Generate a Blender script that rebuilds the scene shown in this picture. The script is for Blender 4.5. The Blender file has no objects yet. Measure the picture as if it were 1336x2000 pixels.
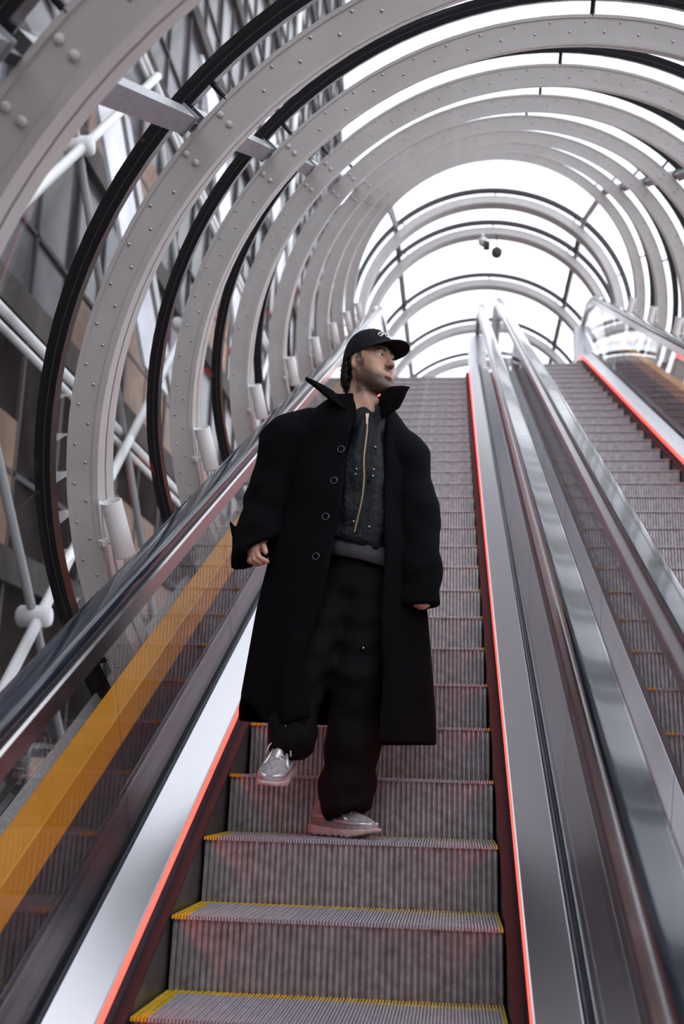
import bpy, math, random
from mathutils import Vector, Matrix, noise
random.seed(7)
PI = math.pi
sc = bpy.context.scene
col = sc.collection

# ------------------------------------------------------------------ camera, sky, exposure
FPX, PITCH, YAW, ROLL = 2112.92, 0.2384445, 0.1066239, 0.0276800
CAM = Vector((0.35235, -3.80571, 0.21548))
fw = Vector((-math.sin(YAW)*math.cos(PITCH), math.cos(YAW)*math.cos(PITCH), math.sin(PITCH)))
rt = Vector((math.cos(YAW), math.sin(YAW), 0)); up = rt.cross(fw)
r2 = rt*math.cos(ROLL) + up*math.sin(ROLL); u2 = up*math.cos(ROLL) - rt*math.sin(ROLL)
cd = bpy.data.cameras.new('camera'); cam = bpy.data.objects.new('camera', cd); col.objects.link(cam)
cam.matrix_world = Matrix(((r2.x, u2.x, -fw.x, CAM.x), (r2.y, u2.y, -fw.y, CAM.y), (r2.z, u2.z, -fw.z, CAM.z), (0, 0, 0, 1)))
cd.sensor_fit = 'VERTICAL'; cd.sensor_height = 36; cd.sensor_width = 24
cd.lens = FPX*36/2000; cd.clip_start = 0.05; cd.clip_end = 400
cd.dof.use_dof = True; cd.dof.focus_distance = 4.0; cd.dof.aperture_fstop = 2.6
sc.camera = cam

w = bpy.data.worlds.new('overcast_sky'); sc.world = w; w.use_nodes = True
bg = w.node_tree.nodes['Background']
bg.inputs[0].default_value = (0.93, 0.94, 1.0, 1); bg.inputs[1].default_value = 2.9
sc.view_settings.view_transform = 'Standard'; sc.view_settings.look = 'None'
sc.view_settings.exposure = 0.0; sc.view_settings.gamma = 1.0; sc.view_settings.use_curve_mapping = False
sc.cycles.transparent_max_bounces = 24
sc.cycles.max_bounces = 6; sc.cycles.glossy_bounces = 4; sc.cycles.diffuse_bounces = 2

# ------------------------------------------------------------------ materials
def new_mat(name):
    m = bpy.data.materials.new(name); m.use_nodes = True
    nt = m.node_tree; b = nt.nodes['Principled BSDF']
    return m, nt, b
def mat(name, color, rough=0.5, metal=0.0, spec=0.5, bump=0.0, bscale=60, var=0.0, vscale=8, stretch=None, emit=None, coat=0.0, sheen=0.0, rvar=0.0):
    m, nt, b = new_mat(name)
    b.inputs['Base Color'].default_value = (*color, 1); b.inputs['Roughness'].default_value = rough
    b.inputs['Metallic'].default_value = metal; b.inputs['Specular IOR Level'].default_value = spec
    b.inputs['Coat Weight'].default_value = coat
    if sheen: b.inputs['Sheen Weight'].default_value = sheen; b.inputs['Sheen Roughness'].default_value = 0.5
    if emit:
        b.inputs['Emission Color'].default_value = (*emit[:3], 1); b.inputs['Emission Strength'].default_value = emit[3]
    if bump or var or rvar:
        tc = nt.nodes.new('ShaderNodeTexCoord'); mp = nt.nodes.new('ShaderNodeMapping')
        nt.links.new(tc.outputs['Object'], mp.inputs['Vector'])
        if stretch: mp.inputs['Scale'].default_value = stretch
        if var:
            n = nt.nodes.new('ShaderNodeTexNoise'); n.inputs['Scale'].default_value = vscale; n.inputs['Detail'].default_value = 5
            nt.links.new(mp.outputs[0], n.inputs['Vector'])
            r = nt.nodes.new('ShaderNodeMapRange'); r.inputs['From Min'].default_value = 0.3; r.inputs['From Max'].default_value = 0.7
            r.inputs['To Min'].default_value = 1-var; r.inputs['To Max'].default_value = 1+var
            nt.links.new(n.outputs['Fac'], r.inputs['Value'])
            mx = nt.nodes.new('ShaderNodeMix'); mx.data_type = 'RGBA'; mx.blend_type = 'MULTIPLY'; mx.inputs['Factor'].default_value = 1
            mx.inputs['A'].default_value = (*color, 1); nt.links.new(r.outputs[0], mx.inputs['B'])
            nt.links.new(mx.outputs['Result'], b.inputs['Base Color'])
        if rvar:
            n3 = nt.nodes.new('ShaderNodeTexNoise'); n3.inputs['Scale'].default_value = vscale*2
            nt.links.new(mp.outputs[0], n3.inputs['Vector'])
            r3 = nt.nodes.new('ShaderNodeMapRange'); r3.inputs['To Min'].default_value = max(0.02, rough-rvar); r3.inputs['To Max'].default_value = rough+rvar
            nt.links.new(n3.outputs['Fac'], r3.inputs['Value']); nt.links.new(r3.outputs[0], b.inputs['Roughness'])
        if bump:
            n2 = nt.nodes.new('ShaderNodeTexNoise'); n2.inputs['Scale'].default_value = bscale; n2.inputs['Detail'].default_value = 4
            nt.links.new(mp.outputs[0], n2.inputs['Vector'])
            bp = nt.nodes.new('ShaderNodeBump'); bp.inputs['Strength'].default_value = bump; bp.inputs['Distance'].default_value = 0.01
            nt.links.new(n2.outputs['Fac'], bp.inputs['Height']); nt.links.new(bp.outputs[0], b.inputs['Normal'])
    return m
def glass_mat(name, tint, ior=1.5, rough=0.0, haze=0.0, graze=1.0, hazecol=(.5, .5, .5), hstretch=(30, 30, 1.5)):
    m = bpy.data.materials.new(name); m.use_nodes = True; nt = m.node_tree
    for n in list(nt.nodes): nt.nodes.remove(n)
    out = nt.nodes.new('ShaderNodeOutputMaterial'); t = nt.nodes.new('ShaderNodeBsdfTransparent'); g = nt.nodes.new('ShaderNodeBsdfGlossy')
    t.inputs[0].default_value = (*tint, 1); g.inputs['Roughness'].default_value = rough
    f0 = ((ior-1)/(ior+1))**2
    lw = nt.nodes.new('ShaderNodeLayerWeight'); lw.inputs['Blend'].default_value = .5
    pw = nt.nodes.new('ShaderNodeMath'); pw.operation = 'POWER'; pw.inputs[1].default_value = 5; nt.links.new(lw.outputs['Facing'], pw.inputs[0])
    f = nt.nodes.new('ShaderNodeMath'); f.operation = 'MULTIPLY_ADD'; f.inputs[1].default_value = (1-f0)*graze; f.inputs[2].default_value = f0; nt.links.new(pw.outputs[0], f.inputs[0])
    ms = nt.nodes.new('ShaderNodeMixShader'); nt.links.new(f.outputs[0], ms.inputs[0]); nt.links.new(g.outputs[0], ms.inputs[2])
    if haze:
        d = nt.nodes.new('ShaderNodeBsdfDiffuse'); d.inputs[0].default_value = (*hazecol, 1)
        tc = nt.nodes.new('ShaderNodeTexCoord'); mp = nt.nodes.new('ShaderNodeMapping'); mp.inputs['Scale'].default_value = hstretch
        n = nt.nodes.new('ShaderNodeTexNoise'); n.inputs['Scale'].default_value = 1.0; n.inputs['Detail'].default_value = 6
        r = nt.nodes.new('ShaderNodeMapRange'); r.inputs['From Min'].default_value = .4; r.inputs['From Max'].default_value = .75
        r.inputs['To Min'].default_value = haze*0.4; r.inputs['To Max'].default_value = haze*1.6
        nt.links.new(tc.outputs['Object'], mp.inputs['Vector']); nt.links.new(mp.outputs[0], n.inputs['Vector']); nt.links.new(n.outputs['Fac'], r.inputs['Value'])
        m2 = nt.nodes.new('ShaderNodeMixShader'); nt.links.new(r.outputs[0], m2.inputs[0]); nt.links.new(t.outputs[0], m2.inputs[1]); nt.links.new(d.outputs[0], m2.inputs[2])
        nt.links.new(m2.outputs[0], ms.inputs[1])
    else:
        nt.links.new(t.outputs[0], ms.inputs[1])
    nt.links.new(ms.outputs[0], out.inputs[0])
    return m
M = {}
M['white'] = mat('white_paint', (.56, .545, .53), .42, bump=.08, bscale=40, var=.06, vscale=5)
M['whitebright'] = mat('lamp_white_paint', (.82, .80, .80), .35)
M['galv'] = mat('galvanised_steel', (.30, .31, .33), .45, .3, var=.15, vscale=25)
M['gasket'] = mat('black_gasket_rubber', (.008, .008, .010), .28)
M['dark'] = mat('dark_steel', (.03, .03, .035), .45)
M['steel'] = mat('brushed_steel', (.64, .65, .68), .30, 1.0)
M['profile'] = mat('anodised_profile', (.62, .60, .61), .24, 1.0, rvar=.05)
M['channel'] = mat('black_channel', (.05, .055, .07), .35, .3)
M['handrail'] = mat('handrail_rubber', (.016, .021, .032), .11, spec=.5, coat=.15, var=.3, vscale=5, rvar=.05)
M['brush'] = mat('bristle_brush', (.022, .006, .010), .7, bump=1.0, bscale=40, stretch=(1, 30, 1))
M['skirt'] = mat('skirt_steel', (.16, .15, .15), .4, .8, var=.3, vscale=10)
M['ledgrey'] = mat('led_profile', (.20, .20, .24), .3, .8)
M['led'] = mat('red_light_strip', (.9, .1, .08), .4, emit=(1.0, .030, .020, 7.0))
M['step'] = mat('cast_aluminium', (.34, .325, .33), .40, .7, var=.28, vscale=30, bump=.1, bscale=120)
M['tread'] = mat('tread_aluminium', (.46, .46, .50), .42, .35, var=.15, vscale=30)
M['yellow'] = mat('yellow_marking', (.60, .40, .02), .5, var=.35, vscale=40)
M['beam'] = mat('yellow_painted_steel', (.78, .33, .008), .35, var=.05, vscale=3)
M['floorliner'] = mat('speckled_grey_liner', (.42, .42, .41), .6, var=.25, vscale=90)
M['darkfloor'] = mat('dark_floor_plate', (.06, .055, .06), .6, var=.3, vscale=20)
M['bglass'] = glass_mat('balustrade_glass', (.93, .93, .94), 1.5, graze=.8)
M['tglass'] = glass_mat('tube_glazing', (.95, .96, .97), 1.42, 0.01, graze=.35, hazecol=(.6, .6, .62))
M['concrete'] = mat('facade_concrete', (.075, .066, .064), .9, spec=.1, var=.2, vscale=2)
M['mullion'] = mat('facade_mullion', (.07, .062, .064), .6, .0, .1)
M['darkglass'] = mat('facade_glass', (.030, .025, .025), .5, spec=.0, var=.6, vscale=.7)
M['skyglass'] = mat('upper_facade_glass', (.085, .083, .090), .2, spec=.10, var=.6, vscale=.5)  # sky reflection put into a paler base colour for the upper panes
M['brown'] = mat('brown_panel', (.17, .085, .045), .6, var=.3, vscale=3)
M['tubewhite'] = mat('truss_white_paint', (.75, .75, .76), .4)
M['blocker_back'] = mat('light_blocker_grey', (.20, .19, .19), .8, var=.15, vscale=2)  # grey of the added light-blocking wall at the back
M['tubegrey'] = mat('truss_grey_paint', (.36, .36, .37), .45)
M['streak'] = mat('pale_sky_reflection', (.62, .62, .68), .5, var=.25, vscale=1.2)  # pale tone of reflected sky, for the facade streaks
M['ground'] = mat('plaza_paving', (.30, .29, .28), .9, var=.2, vscale=.5)

# ------------------------------------------------------------------ helpers
def wloc(o):
    v = Vector((0, 0, 0))
    while o: v = v + o.location; o = o.parent
    return v
def obj(name, vf, m=None, parent=None, smooth=False, origin=None):
    vs, fs = vf
    vs = [Vector(v) for v in vs]
    if origin is None:
        lo = Vector([min(v[i] for v in vs) for i in range(3)]); hi = Vector([max(v[i] for v in vs) for i in range(3)])
        origin = (lo+hi)/2
    origin = Vector(origin)
    me = bpy.data.meshes.new(name); me.from_pydata([v-origin for v in vs], [], fs); me.update()
    if m: me.materials.append(M[m] if isinstance(m, str) else m)
    if smooth:
        for p in me.polygons: p.use_smooth = True
    o = bpy.data.objects.new(name, me); col.objects.link(o)
    if parent is not None:
        o.parent = parent; o.location = origin - wloc(parent)
    else: o.location = origin
    return o
def edgesplit(o, deg=35):
    md = o.modifiers.new('edges', 'EDGE_SPLIT'); md.split_angle = math.radians(deg); return o
def thing(name, label, cat, loc=(0, 0, 0), group=None):
    o = bpy.data.objects.new(name, None); col.objects.link(o); o.location = loc; o.empty_display_size = .1
    o['label'] = label; o['category'] = cat
    if group: o['group'] = group
    return o
def struct(name, loc=(0, 0, 0)):
    o = bpy.data.objects.new(name, None); col.objects.link(o); o.location = loc; o['kind'] = 'structure'; return o
def joinvf(parts):
    vs, fs = [], []
    for v, f in parts:
        k = len(vs); vs += list(v); fs += [[i+k for i in q] for q in f]
    return vs, fs
BOXF = [[0, 3, 2, 1], [4, 5, 6, 7], [0, 1, 5, 4], [1, 2, 6, 5], [2, 3, 7, 6], [3, 0, 4, 7]]
def box(lo, hi):
    (x0, y0, z0), (x1, y1, z1) = lo, hi
    return [(x0, y0, z0), (x1, y0, z0), (x1, y1, z0), (x0, y1, z0), (x0, y0, z1), (x1, y0, z1), (x1, y1, z1), (x0, y1, z1)], BOXF
def loft(rings, closed=True, caps=True):
    n = len(rings[0]); vs = [v for r in rings for v in r]; fs = []
    for i in range(len(rings)-1):
        for j in range(n if closed else n-1):
            a = i*n+j; b = i*n+(j+1) % n
            fs.append([a, b, b+n, a+n])
    if caps and closed:
        fs.append(list(range(n))[::-1]); fs.append([(len(rings)-1)*n+j for j in range(n)])
    return vs, fs
def frames(path):
    path = [Vector(p) for p in path]; out = []; prev = None
    for i, p in enumerate(path):
        t = (path[min(i+1, len(path)-1)]-path[max(i-1, 0)]).normalized()
        if prev is None:
            a = Vector((0, 0, 1)) if abs(t.z) < .9 else Vector((1, 0, 0)); n = (a - t*a.dot(t)).normalized()
        else: n = (prev - t*prev.dot(t)).normalized()
        prev = n; out.append((p, n, t.cross(n)))
    return out
def tube(path, r, seg=12, caps=True):
    rings = []
    fr = frames(path)
    for i, (p, n, b) in enumerate(fr):
        rr = r[i] if isinstance(r, (list, tuple)) else r
        rings.append([p + n*(math.cos(2*PI*j/seg)*rr) + b*(math.sin(2*PI*j/seg)*rr) for j in range(seg)])
    return loft(rings, True, caps)
def cyl(p0, p1, r, seg=16): return tube([p0, p1], r, seg)

# slope frame: x across, s along the slope, n normal to it; origin at the nosing under the man
RISE, RUN = 0.21011, 0.38556
A = math.atan2(RISE, RUN); CA, SA = math.cos(A), math.sin(A)
STEPL = math.hypot(RISE, RUN)
def W(x, s, n): return Vector((x, s*CA - n*SA, s*SA + n*CA))
STOP = 12.25                                     # where the slope ends (set anew for the second escalator)
RB = 1.6                                         # radius of the bend to the upper landing
def path_pts(s0, extra, sstep=None):
    """(y, z, ny, nz) of the nosing line: slope, bend, then level"""
    pts = []
    t = RB*math.tan(A/2)
    e = STOP - t
    k = 1 if sstep is None else max(1, int((e-s0)/sstep))
    for i in range(k+1):
        s = s0 + (e-s0)*i/k; pts.append((s*CA, s*SA, -SA, CA))
    y0, z0 = e*CA, e*SA; cy, cz = y0 + SA*RB, z0 - CA*RB
    for i in range(1, 9):
        a = A*(1-i/8); pts.append((cy - math.sin(a)*RB, cz + math.cos(a)*RB, -math.sin(a), math.cos(a)))
    if extra > 0: pts.append((cy+extra, cz+RB, 0, 1))
    return pts
def sweep(section, pts, caps=True):
    rings = []
    for (y, z, ny, nz) in pts:
        rings.append([Vector((x, y+ny*n, z+nz*n)) for x, n in section])
    return loft(rings, True, caps)
TOPP = path_pts(0, 0)[-1]; YTOP, ZTOP = TOPP[0], TOPP[1]

# ------------------------------------------------------------------ the tube: hoops, glazing, lower liner
X0, N0, RO, RI, TILT = 0.85, 0.937, 1.961, 1.863, 0.067
RG = 2.055
def ringframe(kind, p):
    """centre, unit across, unit up-in-plane, unit along"""
    if kind == 'slope':
        c = W(X0, p, N0); al = Vector((0, CA*math.cos(TILT)-SA*math.sin(TILT), SA*math.cos(TILT)+CA*math.sin(TILT)))
        u = Vector((0, -SA*math.cos(TILT)-CA*math.sin(TILT), CA*math.cos(TILT)-SA*math.sin(TILT)))
    else:
        c = Vector((X0, p, ZTOP+.97)); al = Vector((0, 1, 0)); u = Vector((0, 0, 1))
    return c, Vector((1, 0, 0)), u, al
def rp(fr, r, deg, d=0):
    c, x, u, al = fr; t = math.radians(deg)
    return c + x*(r*math.cos(t)) + u*(r*math.sin(t)) + al*d
def hoop(fr, sec, a0=-21, a1=201, seg=72):
    full = abs(a1-a0) >= 359.9; rings = []
    for i in range(seg if full else seg+1):
        a = a0 + (a1-a0)*i/seg
        rings.append([rp(fr, r, a, d) for r, d in sec])
    if full: rings.append(rings[0]); v, f = loft(rings, True, False)
    else: v, f = loft(rings, True, True)
    return v, f
S0, DS = 0.632, 1.53
slope_s = [S0+DS*(k-1) for k in range(-1, 9)]
flat_y = [11.1, 12.07, 13.94, 15.86, 17.6]
ribs = [('slope', s) for s in slope_s] + [('flat', y) for y in flat_y]
where = ['behind the photographer, first of the sloping row', 'nearest in view, cutting across the top left corner', 'second in view, carrying the lowest left lamp',
  'third in view, carrying the second left lamp', 'fourth in view, carrying the third left lamp', 'fifth in view, carrying the fourth left lamp',
  'sixth in view up the slope', 'seventh in view up the slope', 'eighth in view up the slope', 'last of the sloping row, framing the white sky',
  'first of the level row at the top landing', 'second of the level row, above the hanging camera', 'third of the level row at the landing', 'fourth of the level row, low behind the handrails', 'farthest of the level row, half hidden by the handrail ends']
STRUT_A = [18, 50, 87, 130, 197]
def rivet_vf(fr, r, deg, rad, d0, hgt, seg=8):
    c = rp(fr, r, deg, d0); _, x, u, al = fr
    t = math.radians(deg); e1 = x*math.cos(t)+u*math.sin(t); e2 = -x*math.sin(t)+u*math.cos(t)
    rings = []
    for rr, h in ((1, 0), (.85, .6), (.45, 1)):
        rings.append([c + (e1*math.cos(2*PI*j/seg)+e2*math.sin(2*PI*j/seg))*(rad*rr) - al*(hgt*h) for j in range(seg)])
    return loft(rings, True, True)
rib_objs = []
for i, (kind, p) in enumerate(ribs):
    fr = ringframe(kind, p)
    t = thing('tube_hoop', 'white riveted hoop, ' + where[i], 'hoop', rp(fr, RO, 201), 'white steel hoops of the escalator tube')
    edgesplit(obj('web', hoop(fr, [(RI-.005, -.008), (RO, -.008), (RO, .012), (RI-.005, .012)]), 'white', t, True))
    # inner rim: two flanges with a slot between them
    edgesplit(obj('inner_flange', hoop(fr, [(RI-.022, -.012), (RI, -.012), (RI, .075), (RI-.022, .075)]), 'white', t, True))
    edgesplit(obj('inner_flange', hoop(fr, [(RI-.022, .095), (RI, .095), (RI, .185), (RI-.022, .185)]), 'white', t, True))
    edgesplit(obj('slot_channel', hoop(fr, [(RI-.004, .07), (RI+.012, .07), (RI+.012, .10), (RI-.004, .10)]), 'galv', t, True))
    edgesplit(obj('outer_flange', hoop(fr, [(RO-.014, -.012), (RO, -.012), (RO, .05), (RO-.014, .05)]), 'white', t, True))
    g = edgesplit(obj('glazing_gasket', hoop(fr, [(2.018, -.03), (2.078, -.03), (2.078, .035), (2.018, .035)]), 'gasket', t, True))
    edgesplit(obj('gasket_seam', hoop(fr, [(2.041, -.032), (2.044, -.032), (2.044, -.029), (2.041, -.029)]), 'mullion', g, True))
    for a in STRUT_A:
        q0, q1 = rp(fr, RO-.01, a, -.002), rp(fr, 2.03, a, -.002)
        obj('strut', cyl(q0, q1, .011, 8), 'gasket', t)
    parts = []
    skip = lambda a: min(abs(a-46), abs(a-134)) < 5
    for row, off in ((RO-.03, 0), (RI+.026, 2.0)):
        a = -18+off
        while a < 199:
            if not skip(a): parts.append(rivet_vf(fr, row, a, .0065, -.008, .004, 7))
            a += 4.6
    rv = obj('rivets', joinvf(parts), 'profile', t, True); rv['kind'] = 'stuff'
    bm_ = None
    for sd in (46, 134):
        for da in (-2.6, 2.6):
            for row in (RO-.03, RI+.026):
                b = obj('bolt', rivet_vf(fr, row, sd+da, .0125, -.008, .007, 12), 'white', t, True)
    for sd in (-8.5, 188.5): obj('foot_bolt', rivet_vf(fr, RI+.03, sd, .017, -.008, .014, 6), 'galv', t)
    rib_objs.append((fr, t))
# glazing bays
def pane(fr0, fr1, a0, a1, seg=14):
    vs, fs = [], []
    for fr in (fr0, fr1):
        for r in (RG-.005, RG+.005):
            for j in range(seg+1): vs.append(rp(fr, r, a0+(a1-a0)*j/seg))
    n = seg+1
    def q(k, j): return k*n+j
    for j in range(seg):
        fs.append([q(0, j), q(0, j+1), q(2, j+1), q(2, j)]); fs.append([q(1, j), q(3, j), q(3, j+1), q(1, j+1)])
        fs.append([q(0, j), q(1, j), q(1, j+1), q(0, j+1)]); fs.append([q(2, j), q(2, j+1), q(3, j+1), q(3, j)])
    for j in (0, seg): fs.append([q(0, j), q(2, j), q(3, j), q(1, j)])
    return vs, fs
def between(fr, d):
    c, x, u, al = fr; return (c+al*d, x, u, al)
for i in range(len(ribs)-1):
    f0, f1 = rib_objs[i][0], rib_objs[i][0]
    f0, f1 = between(rib_objs[i][0], .02), between(rib_objs[i+1][0], -.02)
    wn = struct('window_%d' % (i+1), rp(f0, RG, 200))
    for a0, a1 in ((-20, 45.8), (46.2, 89.8), (90.2, 133.8), (134.2, 200)):
        obj('pane', pane(f0, f1, a0, a1), 'tglass', wn, True)
# opaque lower liner of the tube
fl = struct('floor', W(X0, 5, -1.2))
for i in range(len(ribs)-1):
    obj('liner_panel', pane(between(rib_objs[i][0], .004), between(rib_objs[i+1][0], -.004), 200.3, 339.7, 24), 'floorliner', fl, True)
# purlins along the tube, one each side
for sd, nm in ((134, 'left'), (46, 'right')):
    t = thing('purlin', 'grey square steel purlin joining the hoops along the upper %s of the tube' % nm, 'purlin', rp(rib_objs[0][0], 1.99, sd), 'purlins of the tube')
    for i in range(len(ribs)-1):
        fa, fb = rib_objs[i][0], rib_objs[i+1][0]
        def sq(fr, d, h, rc=1.992):
            c = rp(fr, rc, sd, d); tt = math.radians(sd); _, x, u, al = fr
            e1 = x*math.cos(tt)+u*math.sin(tt); e2 = -x*math.sin(tt)+u*math.cos(tt)
            return [c+e1*(h*a)+e2*(h*1.25*b) for a, b in ((-1, -1), (1, -1), (1, 1), (-1, 1))]
        pm = 'galv' if ribs[i][0] == 'slope' else 'dark'  # level bars coloured dark to paint their silhouette against the sky
        obj('bar', loft([sq(fa, .05, .028), sq(fb, -.10, .028)]), pm, t)
        b = obj('bracket_plate', loft([sq(fb, -.10, .034), sq(fb, -.093, .034)]), 'galv', t)
        obj('gusset', loft([sq(fb, -.093, .010, 1.985), sq(fb, -.012, .010, 1.97)]), 'dark', t)

# ------------------------------------------------------------------ escalators
def step_meshes():
    hw = .5; nr = 52; p = 2*hw/nr
    # riser: row of half round ribs, gently curved
    rows = 7; cols = []
    prof = ((.05, 0), (.12, .6), (.27, 1), (.73, 1), (.88, .6), (.95, 0))
    for k in range(nr):
        for u, d in prof: cols.append((-hw+p*(k+u), d*.009))
    rings = []
    for r in range(rows):
        tt = r/(rows-1); z = -.011 - tt*(RISE+.002)
        fade = 1.0 if 0 < r else .75
        yb = .008 + .006*math.cos(tt*PI*.9)
        rings.append([Vector((x, yb - d*fade, z)) for x, d in cols])
    riser = loft(rings, False, False)
    body = joinvf([riser, box((-hw, .020, -.028), (hw, RUN-.004, -.010)), box((-hw, .03, -RISE-.02), (hw, .05, -.02))])
    nc = 104; c = 2*hw/nc; tr = []; ye = []
    for k in range(nc):
        x = -hw+c*(k+.5); h = c*.29; top = 0.0 if k % 2 else -.0012
        y0, y1 = -.008, RUN-.006
        edge = x < -hw+.045 or x > hw-.014
        def ridge(ya, yb): return [(x-h, ya, -.012), (x+h, ya, -.012), (x+h*.8, ya, top), (x-h*.8, ya, top), (x-h, yb, -.012), (x+h, yb, -.012), (x+h*.8, yb, top), (x-h*.8, yb, top)], [[0, 1, 2, 3], [1, 5, 6, 2], [3, 2, 6, 7], [0, 3, 7, 4], [5, 4, 7, 6]]
        if edge: ye.append(ridge(y0, y1))
        else:
            tr.append(ridge(y0, y1-.045)); ye.append(ridge(y1-.045, y1))
    ye.append(box((-hw, .001, -.0125), (-hw+.045, RUN-.007, -.0085))); ye.append(box((hw-.014, .001, -.0125), (hw, RUN-.007, -.0085)))
    ye.append(box((-hw+.045, RUN-.05, -.0125), (hw-.014, RUN-.007, -.0085)))
    def mk(n, vf, m):
        me = bpy.data.meshes.new(n); me.from_pydata([Vector(v) for v in vf[0]], [], vf[1]); me.materials.append(M[m]); me.update(); return me
    return mk('step', body, 'step'), mk('tread_ridges', joinvf(tr), 'tread'), mk('yellow_edging', joinvf(ye), 'yellow')
ME_STEP, ME_TREAD, ME_YEL = step_meshes()
def build_escalator(cx, label, far):
    e = thing('escalator', label, 'escalator', (cx, 0, -.6), 'parallel escalators')
    L = e.location
    zz = []
    kmax = int((STOP - RB*math.tan(A/2))/STEPL)
    y = z = 0
    for k in range(-8, kmax+7):
        if k <= kmax: y, z = k*RUN, k*RISE
        else:
            dz = (.17, .10, .04, 0, 0, 0, 0)[min(k-kmax-1, 6)]; y += RUN; z += dz
        so = bpy.data.objects.new('step', ME_STEP); col.objects.link(so); so.parent = e; so.location = Vector((cx, y, z))-L
        for nm, me in (('tread_ridges', ME_TREAD), ('yellow_edging', ME_YEL)):
            c = bpy.data.objects.new(nm, me); col.objects.link(c); c.parent = so
    P0 = path_pts(-5.2, 1.7); TP = path_pts(0, 0)[-1]
    for sg in (-1, 1):
        def S(pts): return [(cx+sg*x, n) for x, n in (pts if sg > 0 else pts[::-1])]
        obj('skirt_panel', sweep(S([(.508, -.5), (.508, -.011), (.530, -.011), (.530, -.5)]), P0), 'skirt', e)
        obj('bristle_brush', sweep(S([(.5035, .002), (.5035, .007), (.541, .0035), (.541, -.004), (.512, -.010)]), P0), 'brush', e)
        obj('light_profile', sweep(S([(.5405, -.012), (.5408, -.003), (.5472, .0345), (.556, .0345), (.556, -.012)]), P0), 'ledgrey', e)
        obj('light_strip', sweep(S([(.5475, .0355), (.5527, .0645), (.5565, .0645), (.5565, .0340)]), P0), 'led', e)
        obj('inner_deck', sweep(S([(.557, .030), (.557, .0648), (.551, .0655), (.552, .0670), (.557, .0675), (.666, .1150), (.671, .112), (.671, .02), (.60, .02)]), P0), 'steel', e)
        obj('glass_channel', sweep(S([(.6715, .02), (.6715, .106), (.677, .112), (.684, .112), (.684, .02)]), P0), 'channel', e)
        obj('glass_channel', sweep(S([(.6965, .02), (.6965, .112), (.712, .106), (.722, .02)]), P0), 'channel', e)
        obj('outer_deck', sweep(S([(.7225, .0), (.7225, .06), (.80, .05), (.80, .0)]), P0), 'darkfloor', e)
        # glass panes
        s = -5.2; e_s = STOP - RB*math.tan(A/2)
        while s < e_s-.2:
            s1 = min(s+1.66, e_s)
            v = [W(cx+sg*x, ss, n) for ss in (s+.003, s1-.003) for x, n in ((.6855, .05), (.6955, .05), (.6955, .845), (.6855, .845))]
            obj('glass_pane', (v, [[0, 1, 2, 3], [7, 6, 5, 4], [0, 4, 5, 1], [1, 5, 6, 2], [2, 6, 7, 3], [3, 7, 4, 0]]), 'bglass', e)
            s = s1
        bend = [q for q in path_pts(e_s-.001, 1.2)]
        obj('glass_pane', sweep([(cx+sg*x, n) for x, n in ((.6855, .05), (.6955, .05), (.6955, .845), (.6855, .845))], bend), 'bglass', e)
        # rail: profile and moving handrail, turned over at the newel
        yN = bend[-1][0]; cN = .48
        def newel(rad, n0, steps=12):
            return None
        P1 = path_pts(-5.2, 1.2)
        prof = S([(.662, .820), (.655, .828), (.655, .884), (.661, .891), (.672, .893), (.735, .893), (.762, .878), (.765, .872), (.765, .832), (.757, .824)])
        hr = []
        for j in range(20):
            a = 2*PI*j/20; c_, s_ = math.cos(a), math.sin(a)
            hr.append((.705+.045*math.copysign(abs(c_)**.55, c_), .9205+.0235*math.copysign(abs(s_)**.6, s_)))
        hr = S(hr)
        base = P1[-1]
        def turned(sec):
            rings = [[Vector((x, y+ny*n, z+nz*n)) for x, n in sec] for (y, z, ny, nz) in P1]
            for j in range(1, 15):
                a = PI*j/14
                rings.append([Vector((x, base[0]+math.sin(a)*(n-cN), base[1]+cN+math.cos(a)*(n-cN))) for x, n in sec])
            return loft(rings, True, True)
        obj('rail_profile', turned(prof), 'profile', e, False)
        edgesplit(obj('handrail', turned(hr), 'handrail', e, True), 50)
        # newel glass
        v = []; f = []; m_ = 18
        for x in (.6855, .6955):
            for j in range(m_+1):
                a = PI*j/m_; v.append(Vector((cx+sg*x, base[0]+.002+math.sin(a)*.34, base[1]+cN+math.cos(a)*.36)))
        f = [list(range(m_+1)), [m_+1+j for j in range(m_+1)][::-1]] + [[j, j+m_+1, (j+1) % (m_+1)+m_+1, (j+1) % (m_+1)] for j in range(m_+1)]
        obj('newel_glass', (v, f), 'bglass', e)
    # steel newel panels where the balustrades meet the landing
    for sg in (-1, 1):
        xs_ = sorted((cx+sg*.552, cx+sg*.680))
        obj('newel_panel', box((xs_[0], TP[0]+.25, TP[1]-.1), (xs_[1], TP[0]+.55, TP[1]+.80)), 'steel', e)
    # truss underside
    obj('truss_casing', sweep([(cx-.75, -.75), (cx+.75, -.75), (cx+.75, -.50), (cx-.75, -.50)], P0), 'darkfloor', e)
    return e
build_escalator(0.0, 'escalator with red light strips that the man in black stands on', False)
STOP = 13.5
build_escalator(1.70, 'empty neighbouring escalator on the right, rising beside the one with the man', True)
STOP = 12.25
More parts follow.
